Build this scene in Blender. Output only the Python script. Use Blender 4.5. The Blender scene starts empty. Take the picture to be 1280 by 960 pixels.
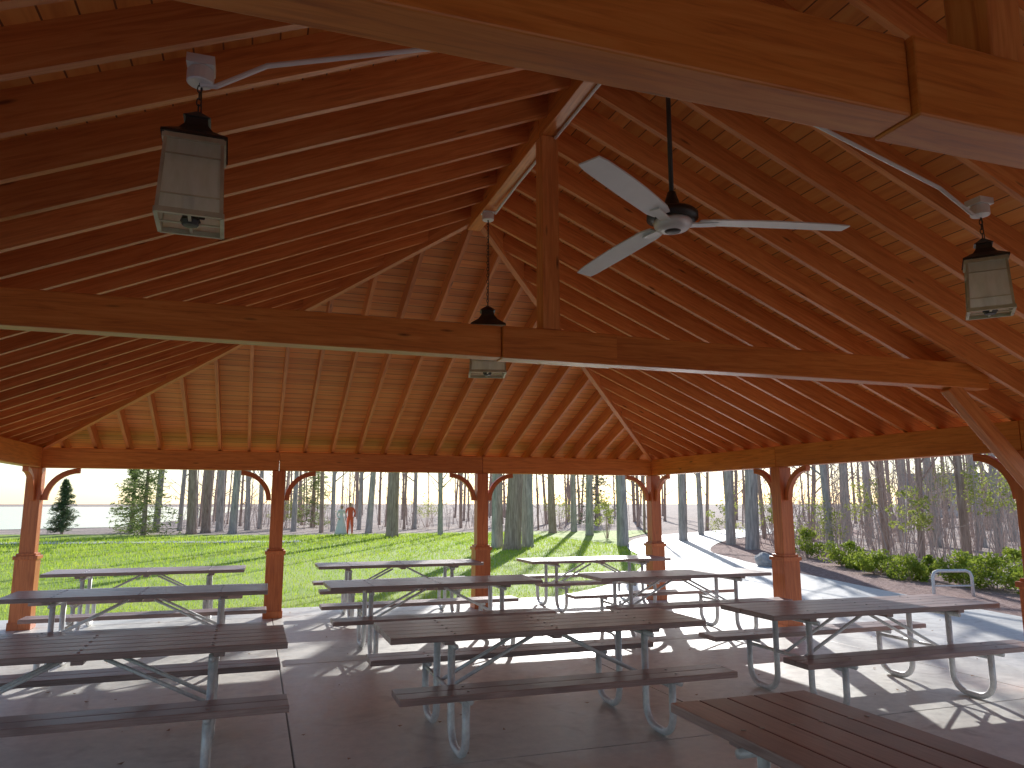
import bpy, bmesh, math, random
import numpy as np
from mathutils import Vector, Matrix
from mathutils import noise as mn
random.seed(7); np.random.seed(7)
S=bpy.context.scene
R=math.radians
# ------------------------------------------------------------------ helpers
def link(o,parent=None):
    S.collection.objects.link(o)
    if parent: o.parent=parent
    return o
def empty(name,loc=(0,0,0),rot=0):
    e=bpy.data.objects.new(name,None); e.empty_display_size=.3
    e.location=loc; e.rotation_euler=(0,0,rot); return link(e)
class MB:
    """mesh buffer"""
    def __init__(s): s.v=[];s.f=[];s.uv=[];s.mi=[]
    def face(s,idx,uv=None,m=0):
        s.f.append(tuple(idx)); s.uv.append(uv if uv else [(0,0)]*len(idx)); s.mi.append(m)
    def box8(s,P,L,w,h,m=0):
        b=len(s.v); s.v+= [tuple(p) for p in P]
        ou,ov=random.uniform(0,90),random.uniform(0,90)
        per=[0,w,w+h,2*w+h,2*w+2*h]
        for k in range(4):
            a,c=k,(k+1)%4
            s.face((b+a,b+c,b+4+c,b+4+a),[(ou,ov+per[k]),(ou,ov+per[k+1]),(ou+L,ov+per[k+1]),(ou+L,ov+per[k])],m)
        s.face((b+3,b+2,b+1,b),[(ou,ov+h),(ou+w*.2,ov+h),(ou+w*.2,ov),(ou,ov)],m)
        s.face((b+4,b+5,b+6,b+7),[(ou,ov),(ou+w*.2,ov),(ou+w*.2,ov+h),(ou,ov+h)],m)
    def timber(s,A,B,w,h,up=(0,0,1),m=0):
        A=Vector(A);B=Vector(B);d=(B-A);L=d.length;d.normalize()
        side=d.cross(Vector(up)).normalized();u=side.cross(d)
        P=[]
        for C in (A,B):
            for a,b in ((-1,-1),(1,-1),(1,1),(-1,1)):
                P.append(C+side*(a*w/2)+u*(b*h/2))
        s.box8(P,L,w,h,m)
    def aabb(s,x0,x1,y0,y1,z0,z1,m=0):
        dx,dy,dz=x1-x0,y1-y0,z1-z0
        if dx>=dy and dx>=dz: s.timber((x0,(y0+y1)/2,(z0+z1)/2),(x1,(y0+y1)/2,(z0+z1)/2),dy,dz,m=m)
        elif dy>=dz: s.timber(((x0+x1)/2,y0,(z0+z1)/2),((x0+x1)/2,y1,(z0+z1)/2),dx,dz,m=m)
        else: s.timber(((x0+x1)/2,(y0+y1)/2,z0),((x0+x1)/2,(y0+y1)/2,z1),dx,dy,up=(0,1,0),m=m)
    def tube(s,pts,rad,n=8,m=0,cap=True,rot=0.0):
        pts=[Vector(p) for p in pts]
        if not hasattr(rad,'__len__'): rad=[rad]*len(pts)
        t=(pts[1]-pts[0]).normalized()
        ref=Vector((0,0,1)) if abs(t.z)<.9 else Vector((1,0,0))
        a=t.cross(ref).normalized()
        b0=len(s.v)
        for i,p in enumerate(pts):
            if i==0: t=(pts[1]-pts[0])
            elif i==len(pts)-1: t=(pts[-1]-pts[-2])
            else: t=(pts[i+1]-pts[i-1])
            t.normalize()
            a=(a-t*a.dot(t)).normalized(); b=t.cross(a)
            for k in range(n):
                th=2*math.pi*k/n+rot
                q=p+(a*math.cos(th)+b*math.sin(th))*rad[i]
                s.v.append((q.x,q.y,q.z))
        for i in range(len(pts)-1):
            for k in range(n):
                k2=(k+1)%n
                s.face((b0+i*n+k,b0+i*n+k2,b0+(i+1)*n+k2,b0+(i+1)*n+k),None,m)
        if cap:
            s.face([b0+k for k in range(n)][::-1],None,m)
            s.face([b0+(len(pts)-1)*n+k for k in range(n)],None,m)
    def lathe(s,prof,n=20,m=0,c=(0,0)):
        b=len(s.v)
        for r,z in prof:
            for k in range(n):
                th=2*math.pi*k/n; s.v.append((c[0]+r*math.cos(th),c[1]+r*math.sin(th),z))
        for i in range(len(prof)-1):
            for k in range(n):
                k2=(k+1)%n; s.face((b+i*n+k,b+i*n+k2,b+(i+1)*n+k2,b+(i+1)*n+k),None,m)
    def mesh(s,name,mats,smooth=False):
        me=bpy.data.meshes.new(name); me.from_pydata(s.v,[],s.f)
        uvl=me.uv_layers.new(name="UVMap")
        flat=[c for f in s.uv for uv in f for c in uv]
        uvl.data.foreach_set("uv",flat)
        for m in mats: me.materials.append(m)
        me.polygons.foreach_set("material_index",s.mi)
        me.polygons.foreach_set("use_smooth",[smooth]*len(s.f))
        me.update(); return me
    def obj(s,name,mats,parent=None,smooth=False,bevel=0):
        o=bpy.data.objects.new(name,s.mesh(name,mats,smooth)); link(o,parent)
        if bevel:
            b=o.modifiers.new("bevel",'BEVEL'); b.width=bevel; b.segments=2; b.limit_method='ANGLE'
        return o
def np_tris(name,V,F,mats,parent=None,mi=None):
    me=bpy.data.meshes.new(name); n=F.shape[1]
    me.vertices.add(len(V)); me.vertices.foreach_set("co",V.astype(np.float32).ravel())
    me.loops.add(F.size); me.loops.foreach_set("vertex_index",F.astype(np.int32).ravel())
    me.polygons.add(len(F)); me.polygons.foreach_set("loop_start",np.arange(0,F.size,n,dtype=np.int32))
    me.polygons.foreach_set("loop_total",np.full(len(F),n,dtype=np.int32))
    for m in mats: me.materials.append(m)
    if mi is not None: me.polygons.foreach_set("material_index",mi.astype(np.int32))
    me.update(calc_edges=True)
    o=bpy.data.objects.new(name,me); return link(o,parent)

# ------------------------------------------------------------------ materials
class NT:
    def __init__(s,name):
        s.m=bpy.data.materials.new(name); s.m.use_nodes=True; s.t=s.m.node_tree; s.n=s.t.nodes
        s.b=s.n["Principled BSDF"]; s.out=s.n["Material Output"]
    def node(s,t,**k):
        x=s.n.new(t)
        for a,b in k.items():
            if a in x.inputs.keys(): x.inputs[a].default_value=b
            else: setattr(x,a,b)
        return x
    def l(s,a,b): s.t.links.new(a,b)
    def coords(s,kind='UV',scale=(1,1,1)):
        if kind=='P':
            g=s.node('ShaderNodeNewGeometry'); o=g.outputs['Position']
        else:
            g=s.node('ShaderNodeTexCoord'); o=g.outputs[kind]
        mp=s.node('ShaderNodeMapping'); mp.inputs['Scale'].default_value=scale
        s.l(o,mp.inputs['Vector']); return mp.outputs['Vector']
    def noise(s,vec,scale,detail=4,rough=.55,dist=0):
        n=s.node('ShaderNodeTexNoise'); n.inputs['Scale'].default_value=scale
        n.inputs['Detail'].default_value=detail; n.inputs['Roughness'].default_value=rough
        n.inputs['Distortion'].default_value=dist; s.l(vec,n.inputs['Vector']); return n.outputs['Fac']
    def ramp(s,f,stops):
        r=s.node('ShaderNodeValToRGB'); e=r.color_ramp.elements
        e[0].position=stops[0][0]; e[0].color=(*stops[0][1],1)
        e[1].position=stops[-1][0]; e[1].color=(*stops[-1][1],1)
        for p,c in stops[1:-1]:
            x=e.new(p); x.color=(*c,1)
        s.l(f,r.inputs[0]); return r.outputs[0]
    def mix(s,f,a,b,mode='MIX'):
        x=s.node('ShaderNodeMix',data_type='RGBA',blend_type=mode)
        for i,v in ((0,f),(6,a),(7,b)):
            if isinstance(v,(int,float)): x.inputs[i].default_value=v
            elif isinstance(v,tuple): x.inputs[i].default_value=(*v,1)
            else: s.l(v,x.inputs[i])
        return x.outputs[2]
    def math(s,op,a,b=None):
        x=s.node('ShaderNodeMath',operation=op)
        for i,v in ((0,a),(1,b)):
            if v is None: continue
            if isinstance(v,(int,float)): x.inputs[i].default_value=v
            else: s.l(v,x.inputs[i])
        return x.outputs[0]
    def bump(s,h,st=.3,d=.01):
        b=s.node('ShaderNodeBump'); b.inputs['Strength'].default_value=st; b.inputs['Distance'].default_value=d
        s.l(h,b.inputs['Height']); s.l(b.outputs[0],s.b.inputs['Normal'])
    def col(s,c):
        if isinstance(c,tuple): s.b.inputs['Base Color'].default_value=(*c,1)
        else: s.l(c,s.b.inputs['Base Color'])
    def rough(s,r):
        if isinstance(r,(int,float)): s.b.inputs['Roughness'].default_value=r
        else: s.l(r,s.b.inputs['Roughness'])
def wood(name,dark,mid,light,rough=.5,knots=True,gs=1.0):
    t=NT(name)
    v=t.coords('UV',(1.1*gs,16*gs,1))
    g=t.noise(v,2.2,3,.65,.8)
    c=t.ramp(g,[(.25,dark),(.5,mid),(.75,light)])
    big=t.noise(t.coords('UV',(.35,1.2,1)),1.0,1)
    c=t.mix(1.0,c,t.ramp(big,[(.3,(.74,.68,.64)),(.7,(1.06,1.06,1.04))]),'MULTIPLY')
    if knots:
        vo=t.node('ShaderNodeTexVoronoi'); vo.inputs['Scale'].default_value=1.0
        t.l(t.coords('UV',(1.7,8,1)),vo.inputs['Vector'])
        k=t.ramp(vo.outputs['Distance'],[(.03,(1,1,1)),(.10,(0,0,0))])
        c=t.mix(k,c,tuple(x*.35 for x in dark))
    t.col(c); t.rough(rough)
    return t.m
M_rafter=wood("stained_rafter_wood",(.58,.17,.05),(.80,.28,.08),(.92,.39,.13),.42)
M_beam=wood("stained_beam_wood",(.56,.155,.035),(.80,.26,.055),(.92,.36,.095),.36)
M_post=wood("stained_post_wood",(.52,.13,.045),(.70,.20,.065),(.82,.28,.105),.36)
def deckmat(name,axis):
    t=NT(name)
    g=t.node('ShaderNodeNewGeometry'); sp=t.node('ShaderNodeSeparateXYZ'); t.l(g.outputs['Position'],sp.inputs[0])
    a=sp.outputs[axis]
    q=t.math('DIVIDE',a,.122); fl=t.math('FLOOR',q); fr=t.math('FRACT',q)
    wn=t.node('ShaderNodeTexWhiteNoise',noise_dimensions='1D'); t.l(fl,wn.inputs['W'])
    sc=(.6,9,9) if axis==1 else (9,.6,9)
    gr=t.noise(t.coords('P',sc),1.6,2,.6,.6)
    c=t.ramp(gr,[(.25,(.74,.24,.055)),(.5,(.94,.37,.09)),(.75,(.98,.46,.13))])
    tone=t.ramp(wn.outputs['Value'],[(0,(.80,.74,.68)),(1,(1.02,1.02,1.02))])
    c=t.mix(1.0,c,tone,'MULTIPLY')
    ln=t.math('LESS_THAN',fr,.06)
    c=t.mix(ln,c,(.22,.07,.025))
    t.col(c); t.rough(.5)
    return t.m
M_deckS=deckmat("roof_boards_side",0); M_deckE=deckmat("roof_boards_end",1)
def concrete(name,c0,c1,rough=.62):
    t=NT(name)
    P=t.coords('P')
    a=t.noise(P,.7,3,.6); b=t.noise(P,9,3,.7); f=t.noise(t.coords('P',(4,60,4)),4,2)
    c=t.ramp(a,[(.3,c0),(.7,c1)])
    c=t.mix(1.0,c,t.ramp(b,[(.3,(.82,.82,.82)),(.65,(1.03,1.03,1.03))]),'MULTIPLY')
    st=t.noise(P,2.3,2,.7,1.2)
    c=t.mix(1.0,c,t.ramp(st,[(.56,(1,1,1)),(.74,(.74,.72,.70))]),'MULTIPLY')
    t.col(c); t.rough(t.math('ADD',t.math('MULTIPLY',b,.25),rough-.15))
    t.bump(f,.3,.003)
    return t.m
M_conc=concrete("broomed_concrete",(.73,.70,.64),(.85,.83,.77),.44)
M_path=concrete("path_concrete",(.74,.71,.67),(.84,.82,.78),.5)
M_joint=NT("joint_dirt"); M_joint.col((.12,.11,.10)); M_joint=M_joint.m
def simple(name,c,rough=.5,metal=0,bump=None,var=0):
    t=NT(name)
    if var:
        n=t.noise(t.coords('Object'),6,4,.6)
        t.col(t.ramp(n,[(.3,tuple(x*(1-var) for x in c)),(.7,tuple(min(1,x*(1+var)) for x in c))]))
    else: t.col(c)
    t.rough(rough); t.b.inputs['Metallic'].default_value=metal
    if bump: t.bump(t.noise(t.coords('Object'),bump,4,.6),.3,.01)
    return t.m
t=NT("brown_plank"); v=t.coords('UV',(1.5,25,1)); g=t.noise(v,3,4,.6,.4)
c=t.ramp(g,[(.3,(.30,.21,.20)),(.55,(.42,.31,.295)),(.8,(.52,.40,.38))])
c=t.mix(1.0,c,t.ramp(t.noise(t.coords('UV',(1,1,1)),1.5,3),[(.3,(.70,.70,.72)),(.7,(1.18,1.15,1.14))]),'MULTIPLY')
t.col(c); t.rough(t.ramp(g,[(.3,(.28,)*3),(.7,(.42,)*3)])); t.bump(g,.3,.002); M_plank=t.m
t=NT("galvanised_steel"); n=t.noise(t.coords('Object'),30,3,.7)
t.col(t.ramp(n,[(.35,(.68,.70,.73)),(.65,(.84,.86,.88))])); t.rough(.42); t.b.inputs['Metallic'].default_value=.2; M_galv=t.m
M_bolt=simple("bolt_steel",(.45,.44,.43),.4,.6)
M_dark=simple("black_iron",(.05,.045,.04),.45,.3)
M_frame=simple("weathered_brass",(.52,.47,.33),.45,.2,var=.3)
M_blade=simple("fan_blade_paint",(.84,.82,.78),.4,var=.05)
M_cond=simple("conduit_steel",(.80,.78,.75),.4,.2)
t=NT("seeded_glass"); n=t.noise(t.coords('Object',(1,1,.25)),26,3,.6,.5)
t.col(t.ramp(n,[(.3,(.70,.70,.52)),(.7,(.94,.94,.84))])); t.rough(.15)
tr=t.node('ShaderNodeBsdfTranslucent'); tr.inputs['Color'].default_value=(.97,.97,.88,1)
tp=t.node('ShaderNodeBsdfTransparent'); tp.inputs['Color'].default_value=(.95,.96,.90,1)
mx=t.node('ShaderNodeMixShader'); mx.inputs[0].default_value=.5
t.l(t.b.outputs[0],mx.inputs[1]); t.l(tr.outputs[0],mx.inputs[2])
mx2=t.node('ShaderNodeMixShader'); mx2.inputs[0].default_value=.2
t.l(mx.outputs[0],mx2.inputs[1]); t.l(tp.outputs[0],mx2.inputs[2]); t.l(mx2.outputs[0],t.out.inputs[0]); M_glass=t.m
M_candle=simple("candle_sleeve",(.85,.80,.66),.5)
def leafmat(name,c0,c1,trans=.45,scale=3):
    t=NT(name); n=t.noise(t.coords('P'),scale,2,.6)
    c=t.ramp(n,[(.3,c0),(.7,c1)]); t.col(c); t.rough(.55)
    tr=t.node('ShaderNodeBsdfTranslucent'); t.l(c,tr.inputs['Color'])
    mx=t.node('ShaderNodeMixShader'); mx.inputs[0].default_value=trans
    t.l(t.b.outputs[0],mx.inputs[1]); t.l(tr.outputs[0],mx.inputs[2]); t.l(mx.outputs[0],t.out.inputs[0]); return t.m
M_grassb=leafmat("grass_blade",(.36,.54,.05),(.60,.70,.10),.6,.8)
M_leaf=leafmat("shrub_leaf",(.20,.30,.03),(.46,.52,.08),.55,5)
M_sprig=leafmat("young_leaf",(.34,.42,.08),(.55,.56,.16),.55,5)
M_needle=leafmat("conifer_needle",(.09,.15,.07),(.18,.24,.11),.4,3)
M_needle2=leafmat("pine_needle",(.20,.27,.08),(.32,.38,.13),.5,3)
t=NT("lawn_soil_grass"); P=t.coords('P'); a=t.noise(P,.35,4,.6); b=t.noise(P,22,2,.7)
c=t.ramp(a,[(.3,(.27,.42,.05)),(.5,(.40,.55,.06)),(.7,(.54,.60,.13))])
c=t.mix(1.0,c,t.ramp(b,[(.3,(.65,.68,.6)),(.7,(1.2,1.15,1.1))]),'MULTIPLY'); t.col(c); t.rough(.8); t.bump(b,.6,.04); M_lawn=t.m
t=NT("leaf_litter"); P=t.coords('P'); a=t.noise(P,.25,2,.6); b=t.noise(P,7,4,.75)
c=t.ramp(b,[(.3,(.30,.20,.17)),(.5,(.55,.43,.37)),(.7,(.72,.62,.56))])
c=t.mix(1.0,c,t.ramp(a,[(.35,(.8,.8,.8)),(.7,(1.15,1.12,1.1))]),'MULTIPLY'); t.col(c); t.rough(.9); t.bump(b,.8,.06); M_litter=t.m
t=NT("mulch"); b=t.noise(t.coords('P'),14,4,.8)
t.col(t.ramp(b,[(.3,(.24,.12,.10)),(.5,(.45,.28,.24)),(.7,(.62,.46,.41))])); t.rough(.9); t.bump(b,1,.06); M_mulch=t.m
def bark(name,c0,c1):
    t=NT(name); n=t.noise(t.coords('Object',(9,9,1.2)),1.6,3,.7,.5)
    c=t.ramp(n,[(.3,c0),(.7,c1)]); t.col(c); t.rough(.85); return t.m
M_barkA=bark("grey_bark",(.28,.25,.23),(.66,.61,.57)); M_barkB=bark("brown_bark",(.28,.19,.15),(.62,.47,.39))
M_twig=bark("twig_bark",(.46,.34,.30),(.68,.54,.49))
M_shingle=simple("roof_shingle",(.12,.10,.09),.9,bump=20,var=.3)
t=NT("lake_water"); t.col((.35,.40,.43)); t.rough(.12); t.bump(t.noise(t.coords('P',(1,3,1)),1.5,3),.15,.05); M_water=t.m
M_rock=simple("boulder_stone",(.55,.53,.52),.85,bump=9,var=.3)

# ------------------------------------------------------------------ pavilion
XL,XR=-2.856,6.676; XC=(XL+XR)/2; YE=11.837; YA=6.674; NB=5; SP=3.44
YB=YE-NB*SP; YA2=YB+(YE-YA)
HB=2.128; HT=2.404
Z0=2.60; ZR=4.62; m=(ZR-Z0)/(XC-XL); mE=(ZR-Z0)/(YE-YA)
pav=empty("picnic_pavilion",(0,0,0))
def ztop(x,y): return Z0+min(m*(x-XL),m*(XR-x),mE*(YE-y),mE*(y-YB))
RD=.185; RW=.042; OV=.36
raf=MB(); DR=RD/2*math.sqrt(1+m*m)+.002
sp=.4064
def side_rafter(y):
    for sgn,xe in ((1,XL),(-1,XR)):
        if y>YA: k=(YE-y)/(YE-YA)
        elif y<YA2: k=(y-YB)/(YE-YA)
        else: k=1
        if k<.04: continue
        d=k*(XC-XL)-(.03 if k==1 else .02)
        x0=xe-sgn*OV; x1=xe+sgn*d
        raf.timber((x0,y,Z0-m*OV-DR+.006),(x1,y,Z0+m*d-DR+.006),RW,RD)
def end_rafter(x):
    k=1-abs(x-XC)/(XC-XL)
    if k<.04: return
    d=k*(YE-YA)-.02
    for sgn,ye in ((-1,YE),(1,YB)):
        raf.timber((x,ye-sgn*OV,Z0-mE*OV-DR+.006),(x,ye+sgn*d,Z0+mE*d-DR+.006),RW,RD)
ys=[YA+i*sp for i in range(1,14)]+[YA-i*sp for i in range(0,40)]
for y in ys:
    if YB<y<YE: side_rafter(y+random.uniform(-.006,.006))
for i in range(-12,13): end_rafter(XC+i*sp)
for xe,sx in ((XL,1),(XR,-1)):
    for ye,yr,sy in ((YE,YA,-1),(YB,YA2,1)):
        A=Vector((xe,ye,Z0)); B=Vector((XC,yr,ZR)); D=B-A
        A2=A-D*(OV/abs(D.x))
        off=Vector((0,0,-.135))
        raf.timber(A2+off,B+off-D.normalized()*.04,.06,.235)
raf.obj("rafters",[M_rafter],pav)
dk=MB(); a=OV+.03; aE=a*(YE-YA)/(XC-XL)
zz=Z0-m*a
c=[(XL-a,YE+aE,zz),(XR+a,YE+aE,zz),(XR+a,YB-aE,zz),(XL-a,YB-aE,zz),(XC,YA,ZR),(XC,YA2,ZR)]
dk.v=list(c)+[(p[0],p[1],p[2]+.05) for p in c]
for q,mi in (((0,1,4),1),((2,3,5),1),((1,2,5,4),0),((3,0,4,5),0)):
    dk.face(q,None,mi); dk.face([i+6 for i in q][::-1],None,2)
for a_,b_ in ((0,1),(1,2),(2,3),(3,0)): dk.face((a_,b_,b_+6,a_+6),None,2)
dk.obj("roof_deck",[M_deckS,M_deckE,M_shingle],pav)
fa=MB(); zf=Z0-m*(OV+.05)-.05
x0,x1,y0,y1=XL-OV-.05,XR+OV+.05,YB-OV-.07,YE+OV+.07
for A,B in (((x0,y1),(x1,y1)),((x1,y1),(x1,y0)),((x1,y0),(x0,y0)),((x0,y0),(x0,y1))):
    A=Vector((*A,zf));B=Vector((*B,zf)); d=(B-A).normalized()*.012
    fa.timber(A+d,B-d,.022,.15)
fa.obj("fascia",[M_beam],pav)
bm_=MB(); bw=.15
xs=[XL+i*(XR-XL)/3 for i in range(4)]; yp=[YE-i*SP for i in range(NB+1)]; 
for x in (XL,XR):
    for i in range(NB):
        a0=yp[i]-(.003); b0=yp[i+1]+.003
        if i==0: a0=YE-bw/2-.003
        if i==NB-1: b0=YB+bw/2+.003
        bm_.timber((x,a0,(HB+HT)/2),(x,b0,(HB+HT)/2),bw,HT-HB)
for y in (YE,YB):
    for i in range(3):
        a0=xs[i]+(.003 if i else -bw/2); b0=xs[i+1]-(.003 if i<2 else -bw/2)
        bm_.timber((a0,y,(HB+HT)/2),(b0,y,(HB+HT)/2),bw,HT-HB)
YT=[4.81,1.415]
ye=[YA+.12]+YT+[YA2-.12]
for a0,b0 in zip(ye[:-1],ye[1:]): bm_.timber((XC,a0-.003,4.455),(XC,b0+.003,4.455),.13,.29)
tz0,tz1=2.634,2.852
for y in YT:
    bm_.timber((XL+.66,y,(tz0+tz1)/2),(1.54,y,(tz0+tz1)/2),.13,tz1-tz0)
    bm_.timber((2.41,y,(tz0+tz1)/2),(XR-.66,y,(tz0+tz1)/2),.13,tz1-tz0)
    bm_.timber((1.543,y-.010,(tz0+tz1)/2-.003),(2.407,y-.010,(tz0+tz1)/2-.003),.152,tz1-tz0+.006)
bm_.obj("beams",[M_beam],pav,bevel=.006)
kp=MB()
for y in YT:
    kp.timber((XC,y,tz1+.004),(XC,y,4.308),.13,.13,up=(0,1,0))
    for xe,sx in ((XL,1),(XR,-1)):
        A=Vector((xe+sx*.09,y,1.72)); B=Vector((xe+sx*1.06,y,tz0+.02))
        kp.timber(A,B,.09,.14)
kp.obj("king_posts_and_braces",[M_rafter],pav,bevel=.006)
po=MB()
plist=[(x,YE) for x in xs]+[(x,YB) for x in xs]+[(x,y) for x in (XL,XR) for y in yp[1:-1]]
def bracket(x,y,dx,dy):
    r=.44; n=9; t_=.07; w=.07
    P=[]
    for i in range(n+1):
        th=math.pi/2*i/n
        cx,cz=.095+r, HB-r-.02
        for q in (r,r-t_):
            P.append((cx-q*math.cos(th),cz+q*math.sin(th)))
    b=len(po.v); px,py=-dy,dx
    for s_,z_ in P:
        for k in (-1,1):
            po.v.append((x+dx*s_+px*k*w/2,y+dy*s_+py*k*w/2,z_+.02))
    for i in range(n):
        q=b+i*4; u0=i*.07
        for A_,B_ in ((0,1),(1,3),(3,2),(2,0)):
            po.face((q+A_,q+B_,q+4+B_,q+4+A_),[(u0,0),(u0,.07),(u0+.07,.07),(u0+.07,0)])
    po.face((b,b+2,b+3,b+1)); e=b+n*4; po.face((e,e+1,e+3,e+2))
for (x,y) in plist:
    po.timber((x,y,.95),(x,y,HB-.002),.185,.185,up=(0,1,0))
    po.timber((x,y,.0),(x,y,.93),.25,.25,up=(0,1,0))
    po.timber((x,y,.905),(x,y,.955),.29,.29,up=(0,1,0))
    po.timber((x,y,.0),(x,y,.10),.275,.275,up=(0,1,0))
    po.timber((x,y,.955),(x,y,.985),.235,.235,up=(0,1,0))
    onend=abs(y-YE)<.01 or abs(y-YB)<.01
    onside=abs(x-XL)<.01 or abs(x-XR)<.01
    if onend:
        if x<XR-.1: bracket(x,y,1,0)
        if x>XL+.1: bracket(x,y,-1,0)
    if onside:
        if y<YE-.1: bracket(x,y,0,1)
        if y>YB+.1: bracket(x,y,0,-1)
po.obj("posts",[M_post],pav,bevel=.004)
sl=MB()
gx=[XL-.75]+xs+[XR+.75]; gy=[YE+.95]+yp+[YB-.9]
for i in range(len(gx)-1):
    for j in range(len(gy)-1):
        g=.006
        sl.aabb(gx[i]+g,gx[i+1]-g,gy[j+1]+g,gy[j]-g,-.09,0)
sl.obj("concrete_slab",[M_conc],None,bevel=.004)
sb=MB(); sb.aabb(gx[0]+.02,gx[-1]-.02,gy[-1]+.02,gy[0]-.02,-.1,-.012); sb.obj("slab_joint_bed",[M_joint])

# ------------------------------------------------------------------ conduit, lanterns, fan
def zraf(x,y): return ztop(x,y)-RD*math.sqrt(1+m*m)
cd=MB()
def conduit(x0,y0,x1,y1,r=.012):
    n=8; pts=[]
    for i in range(n+1):
        k=i/n; x=x0+(x1-x0)*k; y=y0+(y1-y0)*k
        pts.append((x,y,zraf(x,y)-.014))
    pts=[(x0,y0,pts[0][2]-.055)]+[( x0+(x1-x0)*.03,y0,pts[0][2]-.05)]+pts[1:]
    cd.tube(pts,r,8)
conduit(-.31,3.2,1.80,3.55); conduit(4.15,3.22,2.02,3.55)
cd.tube([(XC+.04,3.55,4.30),(XC+.04,5.6,4.295),(XC+.04,6.2,4.27)],.011,8)
for (x,y,z) in ((-.31,3.2,zraf(-.31,3.2)-.03),(4.15,3.22,zraf(4.15,3.22)-.03),(XC,6.3,4.27)):
    cd.lathe([(0,z-.035),(.05,z-.035),(.055,z-.03),(.055,z+.02),(.05,z+.03),(0,z+.03)],16,c=(x,y))
    cd.aabb(x-.055,x+.055,y-.055,y+.055,z+.031,z+.07)
cd.obj("conduit",[M_cond],pav,smooth=False)
def lantern(x,y,zb,ztopc,sc,rot):
    e=empty("hanging_lantern",(x,y,zb),rot)
    f=MB(); g=MB(); k=MB(); cn=MB()
    wb,wt,h=.125*sc,.112*sc,.33*sc
    cs=[(-1,-1),(1,-1),(1,1),(-1,1)]
    for a_,b_ in cs:
        f.timber((a_*wb,b_*wb,.0),(a_*wt,b_*wt,h),.013,.013,up=(0,1,0))
    for i in range(4):
        a0,b0=cs[i],cs[(i+1)%4]
        for w_,z_,th in ((wb+.004,-.006,.022),(wt+.006,h,.02)):
            f.timber((a0[0]*w_,a0[1]*w_,z_),(b0[0]*w_,b0[1]*w_,z_),.016,th)
        for z_ in (.07*sc,.25*sc):
            w_=wb+(wt-wb)*z_/h+.004
            f.timber((a0[0]*w_,a0[1]*w_,z_),(b0[0]*w_,b0[1]*w_,z_),.005,.005)
        q=.985
        b=len(g.v)
        g.v+=[(a0[0]*wb*q,a0[1]*wb*q,.005),(b0[0]*wb*q,b0[1]*wb*q,.005),(b0[0]*wt*q,b0[1]*wt*q,h-.005),(a0[0]*wt*q,a0[1]*wt*q,h-.005)]
        g.face((b,b+1,b+2,b+3))
    f.timber((-wb,0,-.008),(wb,0,-.008),.012,.006); f.timber((0,-wb,-.008),(0,-.007,-.008),.012,.006); f.timber((0,.007,-.008),(0,wb,-.008),.012,.006)
    k.lathe([(0,-.02),(.03,-.018),(.04,0),(.03,.03),(.012,.05),(.012,.12),(0,.12)],10)
    for a_ in (0,2.09,4.18):
        cx,cy=.055*math.cos(a_),.055*math.sin(a_)
        k.tube([(0,0,.02),(cx*.9,cy*.9,.02),(cx,cy,.06)],.007,6); cn.tube([(cx,cy,.06),(cx,cy,.16)],.011,8); cn.lathe([(.004,.16),(.013,.18),(.010,.20),(0,.22)],8,c=(cx,cy))
    prof=[(wt+.02,h+.012),(wt+.018,h+.022),(wt*.62,h+.065*sc),(wt*.42,h+.10*sc),(wt*.40,h+.13*sc),(wt*.5,h+.135*sc),(wt*.15,h+.17*sc),(.006,h+.18*sc)]
    b=len(k.v)
    for w_,z_ in prof:
        for a_,b_ in cs: k.v.append((a_*w_,b_*w_,z_))
    for i in range(len(prof)-1):
        for j in range(4):
            j2=(j+1)%4; k.face((b+i*4+j,b+i*4+j2,b+i*4+4+j2,b+i*4+4+j))
    z=h+.18*sc; top=ztopc-zb; i=0
    while z<top:
        ring=[]
        for q in range(9):
            th=2*math.pi*q/8; a_=.009*math.cos(th); c_=.019*math.sin(th)
            ring.append((a_,0,z+.016+c_) if i%2 else (0,a_,z+.016+c_))
        k.tube(ring,.003,5,cap=False); z+=.03; i+=1
    k.tube([(.004,.004,h+.17*sc),(.012,.01,(h+top)/2),(.004,.004,top)],.0035,5)
    f.obj("frame",[M_frame],e); g.obj("glass",[M_glass],e); k.obj("cap_and_chain",[M_dark],e); cn.obj("candle_bulbs",[M_candle],e,smooth=True)
lantern(-.31,3.2,2.80,zraf(-.31,3.2)-.06,.95,R(2))
lantern(XC,6.3,2.80,4.24,1.22,R(-14))
lantern(4.15,3.22,2.80,zraf(4.15,3.22)-.06,.9,R(-48))
fe=empty("ceiling_fan",(1.87,3.05,3.0))
k=MB(); k.tube([(0,0,.07),(0,0,1.30)],.012,10)
k.lathe([(0,1.31),(.06,1.31),(.06,1.27),(.03,1.22),(0,1.22)],16)
k.lathe([(0,.17),(.02,.17),(.035,.12),(.04,.08),(.11,.07),(.125,.055),(.125,.03),(.09,.022),(0,.022)],24)
k.obj("motor_and_downrod",[M_dark],fe,smooth=True)
k=MB(); k.lathe([(0,-.03),(.045,-.03),(.075,-.022),(.09,-.005),(.095,.012),(.09,.023),(0,.024)],24); k.obj("hub_cover",[M_cond],fe,smooth=True)
k=MB(); k.lathe([(0,-.036),(.035,-.035),(.042,-.028)],20); k.obj("hub_badge",[M_dark],fe,smooth=True)
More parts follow.
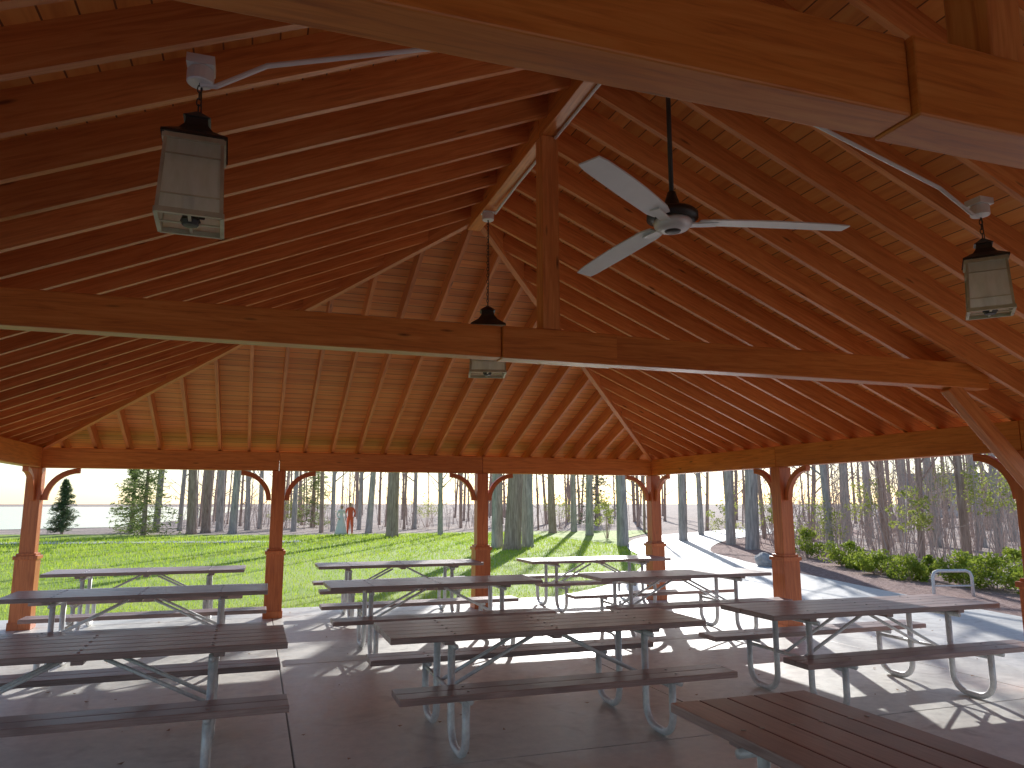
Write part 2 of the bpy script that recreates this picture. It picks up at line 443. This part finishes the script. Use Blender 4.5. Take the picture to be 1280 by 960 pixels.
for i,an in enumerate((-17,96,217)):
    k=MB(); n=12
    for j in range(n+1):
        r=.13+(.86-.13)*j/n
        w=.052+.008*math.sin(j/n*math.pi) if j<n else .046
        if j==0: w=.04
        zc=.012-.02*(j/n)**2; tw=.12
        for s_,dz in ((-1,0),(1,0),(1,.007),(-1,.007)):
            k.v.append((r,s_*w,zc+s_*w*tw+dz))
    for j in range(n):
        q=j*4
        for A_,B_ in ((0,1),(1,2),(2,3),(3,0)): k.face((q+A_,q+B_,q+4+B_,q+4+A_))
    k.face((0,3,2,1)); q=n*4; k.face((q,q+1,q+2,q+3))
    k.timber((.05,0,.0),(.22,0,.008),.05,.008)
    o=k.obj("blade_%d"%(i+1),[M_blade],fe); o.rotation_euler=(0,0,R(an))

# ------------------------------------------------------------------ picnic tables
def uarc(cy,cz,r,a0,a1,n=6): return [(cy+r*math.cos(R(a0+(a1-a0)*i/n)),cz+r*math.sin(R(a0+(a1-a0)*i/n))) for i in range(n+1)]
TL=2.44
tt=MB(); 
for i in range(5):
    y=-.37+.074+.148*i
    tt.timber((-TL/2+random.uniform(-.003,.003),y,.737),(TL/2+random.uniform(-.003,.003),y,.737),.1445,.042)
for x in (-.8,0,.8): tt.timber((x,-.33,.700),(x,.33,.700),.07,.028)
me_top=tt.mesh("tabletop",[M_plank])
bb=MB()
for s_ in (-1,1):
    for yy in (.53,.675): bb.timber((-TL/2,s_*yy,.438),(TL/2,s_*yy,.438),.141,.042)
me_bench=bb.mesh("benches",[M_plank])
fr=MB()
for x in (-.76,.76):
    for s_ in (-1,1):
        prof=[(.22,.685)]+uarc(.36,.165,.14,180,270)+uarc(.47,.165,.14,270,360)+[(.61,.412)]
        fr.tube([(x,s_*a_,b_) for a_,b_ in prof],.026,10)
        fr.tube([(x,s_*.46,.403),(x,s_*.73,.403)],.018,8)
    fr.tube([(x,-.34,.672),(x,.34,.672)],.02,8)
    fr.tube([(x,-.60,.36),(x,.60,.36)],.016,8)
    sx=1 if x>0 else -1
    for s_ in (-1,1):
        fr.tube([(x-sx*.01,s_*.12,.36),(sx*.12,s_*.12,.68)],.014,6)
me_fr=fr.mesh("tube_frame",[M_galv],True)
bo=MB()
for x in (-.76,.0,.76):
    for y in (-.22,-.07,.07,.22,-.31,.31): bo.lathe([(0,.7625),(.009,.7615),(.012,.757)],8,c=(x,y))
    if x:
        for y in (-.67,-.53,.53,.67): bo.lathe([(0,.4635),(.009,.4625),(.012,.458)],8,c=(x,y))
me_bo=bo.mesh("bolts",[M_bolt])
def table(x,y,rot=0):
    e=empty("picnic_table",(x,y,.002),R(rot))
    for nm,me,bv in (("tabletop",me_top,.005),("benches",me_bench,.005),("tube_frame",me_fr,0),("bolts",me_bo,0)):
        o=bpy.data.objects.new(nm,me); link(o,e)
        if bv:
            b=o.modifiers.new("bevel",'BEVEL'); b.width=bv; b.segments=2
table(-.97,5.62,.6); table(2.12,5.53,0); table(5.2,5.55,-.4)
table(2.2,1.93,90)
table(-1.04,8.72,-.5); table(2.02,8.75,.8); table(5.2,8.72,0)
table(-1.3,11.42,-1); table(2.12,11.5,0); table(5.3,11.4,.5)

# ------------------------------------------------------------------ ground
def sheet(name,pts,z,mat):
    b=MB(); b.v=[(x,y,z) for x,y in pts]; b.face(range(len(pts))); o=b.obj(name,[mat]); 
    if o.data.polygons[0].normal.z<0: o.data.flip_normals()
    return o
sheet("ground",[(900*math.cos(i*math.pi/24),900*math.sin(i*math.pi/24)) for i in range(48)],-.08,M_litter)
lawn=[(-60,-30),(9,-30),(9,13),(12.6,22),(17,33),(24,42),(14,43),(3,42),(-8,46),(-20,50),(-70,56)]
sheet("lawn",lawn,-.05,M_lawn)
sheet("added_bounce_paving",[(-7,-26),(7.4,-26),(7.4,YB-.95),(XL-.8,YB-.95),(XL-.8,9.5),(-7,9.5)],-.024,M_path)  # unseen concrete apron, added so sunlit paving bounces fill onto the ceiling
def smooth(pts,n=6):
    out=[]
    for i in range(len(pts)-1):
        p0=pts[max(i-1,0)];p1=pts[i];p2=pts[i+1];p3=pts[min(i+2,len(pts)-1)]
        for k in range(n):
            t_=k/n
            out.append(tuple(.5*((2*p1[j])+(-p0[j]+p2[j])*t_+(2*p0[j]-5*p1[j]+4*p2[j]-p3[j])*t_*t_+(-p0[j]+3*p1[j]-3*p2[j]+p3[j])*t_**3) for j in (0,1)))
    out.append(pts[-1]); return out
L_=smooth([(5.2,12.9),(7.0,14.4),(9.2,17.2),(11.4,21),(14,27),(19,34),(30,42)])
Rr=smooth([(34,40),(22,31),(15.8,24),(13.6,19),(12.2,14),(10.9,8.5),(10.2,2),(10,-26)])
pathp=[(7.5,-26)]+[(7.5,12.0),(5.2,12.0)]+L_+Rr
o=sheet("concrete_path",pathp,-.02,M_path)
bmm=bmesh.new(); bmm.from_mesh(o.data); bmesh.ops.triangulate(bmm,faces=bmm.faces); bmm.to_mesh(o.data); bmm.free()
mb=MB()
RR=Rr[::-1]
for i,p in enumerate(RR):
    a_=RR[max(i-1,0)]; b_=RR[min(i+1,len(RR)-1)]; d=Vector((b_[0]-a_[0],b_[1]-a_[1])).normalized()
    w=3.0+.6*math.sin(i*.7)
    mb.v.append((p[0]-.03,p[1],-.045)); mb.v.append((p[0]+d.y*.6,p[1]-d.x*.6,.02)); mb.v.append((p[0]+d.y*w,p[1]-d.x*w,-.045+.05))
    mb.v.append((p[0]+d.y*(w+.5),p[1]-d.x*(w+.5),-.085))
for i in range(len(RR)-1):
    for k in range(3): mb.face((i*4+k,i*4+k+1,i*4+5+k,i*4+4+k))
mb.obj("mulch_bed",[M_mulch],smooth=True)
sheet("far_path",[(-70,40),(-20,37.5),(-8,36),(2,34),(2,35.6),(-8,37.8),(-20,39.6),(-70,43)],-.03,M_path)
sheet("lake",[(-300,60),(-60,57),(-22,53),(-9,60),(-6,90),(0,300),(-300,500)],-.06,M_water)
N=60000
gx_=np.random.uniform(-14,14,N*2); gy_=12.9+ (np.random.uniform(0,1,N*2)**1.6)*28
def inside(px,py,poly):
    px=np.atleast_1d(px);py=np.atleast_1d(py)
    r=np.zeros(len(px),bool); n=len(poly); j=n-1
    for i in range(n):
        xi,yi=poly[i];xj,yj=poly[j]
        c=((yi>py)!=(yj>py))&(px<(xj-xi)*(py-yi)/((yj-yi)+1e-12)+xi); r^=c; j=i
    return r
ok=inside(gx_,gy_,lawn)&~inside(gx_,gy_,pathp)
gx_=gx_[ok][:N];gy_=gy_[ok][:N];n=len(gx_)
h=np.random.uniform(.03,.08,n)*(1+.03*(gy_-12)); th=np.random.uniform(0,2*np.pi,n); w=.006*(1+.10*(gy_-12))
ln=np.random.uniform(-.03,.03,(n,2))
V=np.zeros((n,3,3))
V[:,0,0]=gx_-w*np.cos(th);V[:,0,1]=gy_-w*np.sin(th);V[:,0,2]=-.055
V[:,1,0]=gx_+w*np.cos(th);V[:,1,1]=gy_+w*np.sin(th);V[:,1,2]=-.055
V[:,2,0]=gx_+ln[:,0];V[:,2,1]=gy_+ln[:,1];V[:,2,2]=-.05+h
np_tris("grass",V.reshape(-1,3),np.arange(3*n).reshape(-1,3),[M_grassb])
rl=np.random.RandomState(21); nL=220
lx=rl.uniform(-3.4,9.8,nL); ly=rl.uniform(2.5,14,nL)
V=np.zeros((nL,4,3)); an=rl.uniform(0,6.28,nL); sz=rl.uniform(.012,.028,nL)
for k_,(r_,da,zz_) in enumerate(((1,0,.010),(.55,1.6,.004),(1,3.14,.014),(.55,4.7,.005))):
    V[:,k_,0]=lx+sz*r_*np.cos(an+da); V[:,k_,1]=ly+sz*r_*np.sin(an+da); V[:,k_,2]=zz_
np_tris("fallen_leaves",V.reshape(-1,3),np.arange(4*nL).reshape(-1,4),[simple("dry_leaf",(.36,.22,.13),.8)])

# ------------------------------------------------------------------ trees
def gen_tree(mb,H,r0,rng,base=(0,0,0),nb=20,sub=5,tw=3,low=.3,lean=0.0,sides=8,mi_t=0,mi_b=0):
    bx,by,bz=base
    la=rng.uniform(0,6.28); pts=[];rad=[]
    sway=rng.uniform(0,6.28)
    def at(k):
        return Vector((bx+math.cos(la)*lean*H*k+.12*math.sin(k*5+sway)*k*r0*6,by+math.sin(la)*lean*H*k+.12*math.cos(k*4+sway)*k*r0*6,bz-.15+H*k))
    for i in range(12):
        k=i/11
        pts.append(at(k)); rad.append(r0*(1.35 if i==0 else (1.0-.82*k))+.01)
    pts.insert(1,pts[0].lerp(pts[1],.2)); rad.insert(1,r0*1.08)
    mb.tube(pts,rad,sides,m=mi_t)
    for i in range(nb):
        k=low+(1-low)*(i+rng.random())/nb; k=min(k,.97)
        p=at(k); az=rng.uniform(0,6.28); el=rng.uniform(.25,.9)
        L=H*(.30*(1.15-k)+.06)*rng.uniform(.7,1.2); rb=r0*(1-.8*k)*.38
        d=Vector((math.cos(az)*math.cos(el),math.sin(az)*math.cos(el),math.sin(el)))
        bp=[p]; 
        for j in range(4):
            d=(d+Vector((rng.uniform(-.18,.18),rng.uniform(-.18,.18),rng.uniform(-.02,.22)))).normalized(); bp.append(bp[-1]+d*L/4)
        mb.tube(bp,[rb,rb*.75,rb*.55,rb*.35,rb*.12],4,m=mi_b,cap=False)
        for s_ in range(sub):
            kk=rng.uniform(.25,1); ii=min(int(kk*4),3); q=bp[ii].lerp(bp[ii+1],kk*4-ii)
            d2=(d+Vector((rng.uniform(-1,1),rng.uniform(-1,1),rng.uniform(-.4,.7)))).normalized(); L2=L*rng.uniform(.25,.5)
            q2=q+d2*L2*.5+Vector((0,0,.04*L2)); q3=q2+(d2+Vector((rng.uniform(-.3,.3),rng.uniform(-.3,.3),.2))).normalized()*L2*.5
            r2=max(rb*.32,.006)
            mb.tube([q,q2,q3],[r2,r2*.6,r2*.25],3,m=mi_b,cap=False)
            for t_ in range(tw):
                q0=q.lerp(q2,rng.uniform(.3,1)) if t_%2 else q2.lerp(q3,rng.random())
                d3=(d2+Vector((rng.uniform(-1,1),rng.uniform(-1,1),rng.uniform(-.4,.8)))).normalized()
                mb.tube([q0,q0+d3*L2*rng.uniform(.25,.5)],[max(r2*.4,.004),.002],3,m=mi_b,cap=False)
protos=[]
for i in range(7):
    rng=random.Random(100+i); b=MB()
    H=[15,17,13,18,14,12,16][i]; r=[.20,.24,.15,.27,.17,.10,.20][i]
    gen_tree(b,H,r,rng,nb=14,sub=3,tw=2,low=[.28,.3,.2,.35,.22,.12,.3][i],lean=rng.uniform(0,.04))
    protos.append(b.mesh("bare_tree",[M_barkA if i%2==0 else M_barkB],True))
def pixel_site(u,d):  # ground position from an image pixel column and a camera depth
    th=.3281; lat=(u-640)/932*d
    return (lat*math.cos(th)+d*math.sin(th), -lat*math.sin(th)+d*math.cos(th))
def put_tree(x,y,pi,sc,nm="bare_tree"):
    o=bpy.data.objects.new(nm,protos[pi]); o.location=(x,y,-.06); o.scale=(sc,sc,random.uniform(.9,1.15)*max(sc,.8)); o.rotation_euler=(random.uniform(-.03,.03),random.uniform(-.03,.03),random.uniform(0,6.28)); link(o)
TR=[(203,46,0,1),(232,47,2,1),(247,42,3,1),(264,44,1,1.1),(281,46,0,1.1),(297,43,6,1.1),(315,48,4,1),(330,50,2,1),(372,46,0,.8),(406,44,5,1.2),(420,46,2,.9),
(452,49,4,.8),(464,44,4,1.1),(493,38,1,1.2),(520,50,2,1),(552,40,2,.9),(577,52,5,1),(622,29,0,1.1),(640,28,3,1.15),(659,29.5,6,1.1),(690,43,1,.9),(716,45,2,1.2),(735,40,0,1),(776,30,4,1.3),
(850,34,4,1.1),(872,40,2,1),(908,30,2,1.2),(934,27,0,1.2),(950,35,5,1),(975,40,1,1),(1008,34,5,1),(1030,24,2,.8),(1050,30,4,1),(1078,38,0,1),(1098,26,5,1.2),(1118,34,4,1),(1140,24,5,1),
(1160,30,6,.9),(1196,23,5,1.3),(1215,30,4,1),(1236,26,2,.9),(1255,34,0,1),(1275,22,4,1),(1330,22,2,1),(1380,26,6,1),(1450,24,0,1)]
for u,d,pi,sc in TR:
    x,y=pixel_site(u,d); put_tree(x,y,pi,sc)
b=MB(); rng=random.Random(5)
for i in range(200):
    u=rng.uniform(150,1400); d=rng.uniform(48,110) if u<800 else rng.uniform(40,100)
    if u<240 and rng.random()<.5: continue
    x,y=pixel_site(u,d); gen_tree(b,rng.uniform(9,16),rng.uniform(.05,.15),rng,(x,y,0),nb=9,sub=3,tw=0,low=.1,sides=5,lean=rng.uniform(0,.07))
b.obj("distant_trees",[M_barkB],smooth=True)
b=MB(); rng=random.Random(9); cnt=0
while cnt<520:
    if cnt<380: u=rng.uniform(850,1400); d=rng.uniform(19,42)
    else: u=rng.uniform(220,830); d=rng.uniform(48,60)
    x,y=pixel_site(u,d); L=rng.uniform(1.2,4.5)
    cnt+=1
    if inside(x,y,lawn)[0] or inside(x,y,pathp)[0] or inside(x-2.2,y,pathp)[0] or inside(x-1,y+1,pathp)[0]: continue
    for s_ in range(rng.randint(1,3)):
        p=Vector((x+rng.uniform(-.2,.2),y+rng.uniform(-.2,.2),-.1)); dr=Vector((rng.uniform(-.25,.25),rng.uniform(-.25,.25),1)).normalized()
        pts=[p]
        for j in range(4):
            dr=(dr+Vector((rng.uniform(-.12,.12),rng.uniform(-.12,.12),0))).normalized(); pts.append(pts[-1]+dr*L/4)
        b.tube(pts,[.018,.014,.011,.008,.003],3,cap=False)
        for t_ in range(6):
            k=rng.uniform(.8,3.9); ii=int(k); q=pts[ii].lerp(pts[ii+1],k-ii)
            dd=Vector((rng.uniform(-1,1),rng.uniform(-1,1),rng.uniform(.1,.9))).normalized()
            b.tube([q,q+dd*L*.12,q+dd*L*.2+Vector((0,0,.05))],[.007,.005,.002],3,cap=False)
b.obj("undergrowth",[M_twig])
def leafcloud(centers,rads,n,size,rs):
    C=np.array(centers);Rd=np.array(rads)
    k=rs.randint(0,len(C),n)
    v=rs.normal(size=(n,3)); v/=np.linalg.norm(v,axis=1)[:,None]; v*=rs.uniform(.35,1,n)[:,None]**.5
    P=C[k]+v*Rd[k]
    a=rs.normal(size=(n,3)); a/=np.linalg.norm(a,axis=1)[:,None]
    b_=np.cross(a,rs.normal(size=(n,3))); b_/=np.linalg.norm(b_,axis=1)[:,None]
    s_=size*rs.uniform(.6,1.3,n)[:,None]
    V=np.stack([P-a*s_,P-b_*s_*.45,P+a*s_,P+b_*s_*.45],1)
    return V.reshape(-1,3),np.arange(4*n).reshape(-1,4)
rs=np.random.RandomState(3)
def shrub(x,y,w,h,nm="shrub",mat=None,n=1600,size=.042,z0=.0):
    mat=mat or M_leaf
    e=empty(nm,(x,y,-.03)); cs=[];rd=[]
    for i in range(26):
        a=rs.uniform(0,6.28); r=w/2*rs.uniform(0,.85)**.7; zc=rs.uniform(.2,.85)*h*(1-.5*(r/(w/2))**2)+z0
        cs.append((r*math.cos(a),r*math.sin(a),zc)); q=rs.uniform(.10,.2)*w; rd.append((q,q,q*.75))
    V,F=leafcloud(cs,rd,n,size,rs); np_tris("foliage",V,F,[mat],e)
    b=MB()
    for c in cs[::2]: b.tube([(c[0]*.15,c[1]*.15,0),(c[0]*.6,c[1]*.6,c[2]*.55),c],[.012,.008,.003],4,cap=False)
    b.obj("stems",[M_twig],e)
for u,d,w,h in ((1085,17.8,1.0,.8),(1122,16.6,1.0,.7),(1150,18.5,.7,.45),(1192,15.6,1.1,.8),(1228,14.7,1.2,.8),(1256,16.2,.9,.9),(1045,20,1.1,.8),(1062,19,.7,.5),(1000,23,1.1,1.0),(1300,13.5,1.1,.8)):
    x,y=pixel_site(u,d); shrub(x,y,w,h)
for u,d,w,h,z in ((1018,24,1.8,2.0,.3),(1085,27,1.8,2.4,.8),(1240,22,1.6,2.6,1.0),(1170,30,2,2.6,1.2),(905,33,1.8,2.2,.3),(757,36,1.3,2,.4),(1275,19,1.2,2.5,.9),(700,48,2.5,2.5,.3),(535,52,2.5,2.5,.3),(360,50,2.2,2.4,.2),(960,30,1.4,1.8,.6),(1130,22,1.3,1.7,.7),(1210,27,1.7,2.2,1.2)):
    x,y=pixel_site(u,d); shrub(x,y,w,h,"leafing_sapling",M_sprig,900,.05,z)
def conifer(nm,x,y,H,w,mat,n=40,dens=70,low=.06,size=.11):
    e=empty(nm,(x,y,-.06)); b=MB(); b.tube([(0,0,-.1),(0,0,H*.5),(.02,0,H)],[.11*H/4,.06*H/4,.01],7); Vs=[]
    for i in range(n):
        k=low+(1-low)*i/n; z=H*k; nb=7
        for j in range(nb):
            a=rs.uniform(0,6.28); L=w/2*(1-k)**.8*rs.uniform(.65,1.15)+.05
            tip=Vector((math.cos(a)*L,math.sin(a)*L,z+.05*L-.12*L)); b.tube([(0,0,z),tip],[.012,.003],3,cap=False)
            kk=rs.uniform(.1,1,dens//nb*2)
            P=np.outer(kk,np.array(tip)-np.array((0,0,z)))+np.array((0,0,z))+rs.normal(scale=.05*H/4,size=(len(kk),3))
            Vs.append(P)
    P=np.concatenate(Vs); m_=len(P)
    a=rs.normal(size=(m_,3)); a[:,2]*=.5; a/=np.linalg.norm(a,axis=1)[:,None]; c_=np.cross(a,rs.normal(size=(m_,3))); c_/=np.linalg.norm(c_,axis=1)[:,None]
    V=np.stack([P-a*size-c_*size*.15,P+c_*size*.25,P+a*size],1).reshape(-1,3)
    np_tris("needles",V,np.arange(3*m_).reshape(-1,3),[mat],e); b.obj("trunk",[M_barkB],e)
x,y=pixel_site(88,42); conifer("spruce_tree",x,y,3.0,1.9,M_needle)
x,y=pixel_site(188,40); conifer("pine_tree",x,y,5.5,4.2,M_needle2,26,50,.04,.16)
x,y=pixel_site(172,44); conifer("pine_tree",x,y,4.2,3.0,M_needle2,26,42,.04,.16)
x,y=pixel_site(395,54); conifer("pine_tree",x,y,7,4.0,M_needle2,30,42,.04,.18)
x,y=pixel_site(745,60); conifer("pine_tree",x,y,8,4.4,M_needle,30,42,.04,.2)
bmm=bmesh.new(); bmesh.ops.create_icosphere(bmm,subdivisions=3,radius=.24)
for v in bmm.verts:
    k=1+.28*mn.noise(v.co*5)+.1*mn.noise(v.co*14); v.co*=k; v.co.z*=.85
me=bpy.data.meshes.new("boulder"); bmm.to_mesh(me); bmm.free(); me.materials.append(M_rock)
o=link(bpy.data.objects.new("boulder",me)); x,y=pixel_site(948,20.5); o.location=(x,y,.13)
b=MB()
b.tube([(-.36,0,-.1),(-.36,0,.36),(-.33,0,.43),(-.26,0,.46),(.26,0,.46),(.33,0,.43),(.36,0,.36),(.36,0,-.1)],.028,8)
b.tube([(-.36,0,.2),(.36,0,.2)],.015,8)
o=b.obj("bike_rack",[M_galv],smooth=True); x,y=pixel_site(1175,13.6); o.location=(x,y,0); o.rotation_euler=(0,0,R(-15))
M_wall=simple("white_siding",(.78,.77,.74),.7,var=.05); M_win=simple("window_glass",(.08,.10,.12),.1); M_roofh=simple("house_shingle",(.45,.42,.40),.9,var=.2)
def house(x,y,rot,w=11,dp=7,h=2.8,rh=2.4):
    e=empty("white_house",(x,y,-.08),rot)
    b=MB(); b.aabb(-w/2,w/2,-dp/2,dp/2,0,h)
    q=len(b.v); b.v+=[(-w/2,-dp/2,h),(-w/2,dp/2,h),(-w/2,0,h+rh),(w/2,-dp/2,h),(w/2,dp/2,h),(w/2,0,h+rh)]; b.face((q,q+1,q+2)); b.face((q+3,q+5,q+4))
    b.obj("walls",[M_wall],e)
    b=MB(); 
    for s_ in (-1,1):
        A=Vector((0,s_*(dp/2+.5),h-.30)); B=Vector((0,0,h+rh+.08))
        q=len(b.v)
        for xx in (-w/2-.4,w/2+.4):
            for P_,dz in ((A,0),(B,0),(B,.14),(A,.14)): b.v.append((xx,P_.y,P_.z+dz))
        b.face((q,q+1,q+2,q+3)); b.face((q+4,q+7,q+6,q+5))
        for i in range(4):
            j=(i+1)%4; b.face((q+i,q+4+i,q+4+j,q+j))
    b.aabb(-w*.3-.4,-w*.3+.4,.6,1.3,h+.8,h+rh+.9)
    b.obj("roof",[M_roofh],e)
    b=MB()
    for s_ in (-1,1):
        for xx in (-w*.36,-w*.14,w*.2,w*.38): b.aabb(xx-.5,xx+.5,s_*dp/2-.03,s_*dp/2+.03,1.0,2.2)
        b.aabb(w*.03-.45,w*.03+.45,s_*dp/2-.035,s_*dp/2+.035,.05,2.1)
    b.obj("windows_and_door",[M_win],e)
x,y=pixel_site(1186,95); house(x,y,R(-40))

# ------------------------------------------------------------------ people
skin=simple("skin",(.55,.33,.24),.5)
def person(nm,x,y,rot,top,bottom,hair,dress=False,H=1.72):
    e=empty(nm,(x,y,-.05),rot)
    J=dict(pel=(0,0,.93,.135),wai=(0,.0,1.08,.115),che=(0,.0,1.30,.15),neck=(0,0,1.47,.055),hd0=(0,.01,1.55,.075),hd1=(0,.015,1.63,.095),hd2=(0,.01,1.71,.06),
      sl=(-.17,0,1.41,.06),el=(-.25,-.02,1.14,.045),wl=(-.20,.12,.94,.032),hl=(-.18,.17,.88,.03),
      sr=(.17,0,1.41,.06),er=(.25,-.02,1.14,.045),wr=(.20,.12,.94,.032),hr=(.18,.17,.88,.03),
      pl=(-.09,0,.88,.10),kl=(-.11,.02,.50,.065),al=(-.12,0,.09,.042),fl=(-.13,.14,.04,.035),
      pr=(.09,0,.88,.10),kr=(.11,.03,.50,.065),ar=(.12,0,.09,.042),fr=(.13,.14,.04,.035))
    E=[('pel','wai'),('wai','che'),('che','neck'),('neck','hd0'),('hd0','hd1'),('hd1','hd2'),('che','sl'),('sl','el'),('el','wl'),('wl','hl'),('che','sr'),('sr','er'),('er','wr'),('wr','hr'),
       ('pel','pl'),('pl','kl'),('kl','al'),('al','fl'),('pel','pr'),('pr','kr'),('kr','ar'),('ar','fr')]
    ks=list(J); me=bpy.data.meshes.new("body"); me.from_pydata([J[k][:3] for k in ks],[(ks.index(a),ks.index(b)) for a,b in E],[])
    o=bpy.data.objects.new("body",me); link(o)
    sm=o.modifiers.new("skin",'SKIN')
    sv=me.skin_vertices[0].data
    for i,k in enumerate(ks): sv[i].radius=(J[k][3],J[k][3]*(.8 if k in('che','wai','pel') else 1)); sv[i].use_root=(k=='pel')
    ss=o.modifiers.new("sub",'SUBSURF'); ss.levels=2; ss.render_levels=2
    dg=bpy.context.evaluated_depsgraph_get(); m2=bpy.data.meshes.new_from_object(o.evaluated_get(dg))
    bpy.data.objects.remove(o)
    o=bpy.data.objects.new("body",m2); link(o,e)
    m2.materials.clear()
    for mt in (top,bottom,skin,hair): m2.materials.append(mt)
    for p in m2.polygons:
        c=p.center; p.use_smooth=True
        if c.z>1.47: p.material_index=3 if (c.z>1.66 or (c.y<-.01 and c.z>1.5)) else 2
        elif c.z<.96 and abs(c.x)>.15 and c.y>.08: p.material_index=2
        elif c.z<.98: p.material_index=1
        else: p.material_index=0
    if dress:
        b=MB(); b.lathe([(.13,1.08),(.17,.95),(.24,.6),(.33,.2),(.36,.06),(.34,.06)],20); b.obj("skirt",[bottom],e,smooth=True)
    b=MB()
    for s_ in (-1,1): b.lathe([(0,1.655),(.009,1.65),(.009,1.64),(0,1.635)],6,c=(s_*.032,.105))
    b.timber((0,.10,1.605),(0,.125,1.60),.02,.03); b.timber((-.022,.103,1.565),(.022,.103,1.565),.006,.008)
    b.obj("face",[hair],e)
    e.scale=(H/1.76,)*3
M_red=simple("red_cloth",(.80,.13,.06),.8); M_white=simple("white_cloth",(.85,.82,.80),.8)
M_hair=simple("brown_hair",(.07,.04,.025),.6)
x,y=pixel_site(441,40.5); person("person_in_red",x,y,R(170),M_red,M_red,M_hair,False,1.75)
x,y=pixel_site(430,40.2); person("person_in_white",x,y,R(200),M_white,M_white,M_hair,True,1.62)

# ------------------------------------------------------------------ light, world, camera
SAZ,SEL=R(26),R(24.5)
sd=Vector((math.sin(SAZ)*math.cos(SEL),math.cos(SAZ)*math.cos(SEL),math.sin(SEL)))
L=bpy.data.lights.new("sun",'SUN'); L.energy=5; L.angle=R(.5); L.color=(1,.98,.94)
o=link(bpy.data.objects.new("sun",L)); o.rotation_euler=(-sd).to_track_quat('-Z','Y').to_euler(); o.location=(0,0,30)
W=bpy.data.worlds.new("World"); S.world=W; W.use_nodes=True; nt=W.node_tree
bg=nt.nodes["Background"]; sk=nt.nodes.new('ShaderNodeTexSky'); sk.sky_type='NISHITA'; sk.sun_disc=False
sk.sun_elevation=SEL; sk.sun_rotation=SAZ; sk.air_density=.8; sk.dust_density=.4; sk.ozone_density=1.0
nt.links.new(sk.outputs[0],bg.inputs[0]); bg.inputs[1].default_value=.15
S.view_settings.view_transform='Standard'; S.view_settings.look='None'; S.view_settings.exposure=0; S.view_settings.gamma=1
cam=bpy.data.cameras.new("camera"); cam.lens=932.43/1280*36; cam.sensor_width=36; cam.clip_end=2500; cam.clip_start=.05
co=link(bpy.data.objects.new("camera",cam)); co.location=(0,0,1.658)
th,p=.3281,.1575
fw=Vector((math.sin(th)*math.cos(p),math.cos(th)*math.cos(p),math.sin(p)))
co.rotation_euler=fw.to_track_quat('-Z','Y').to_euler(); S.camera=co
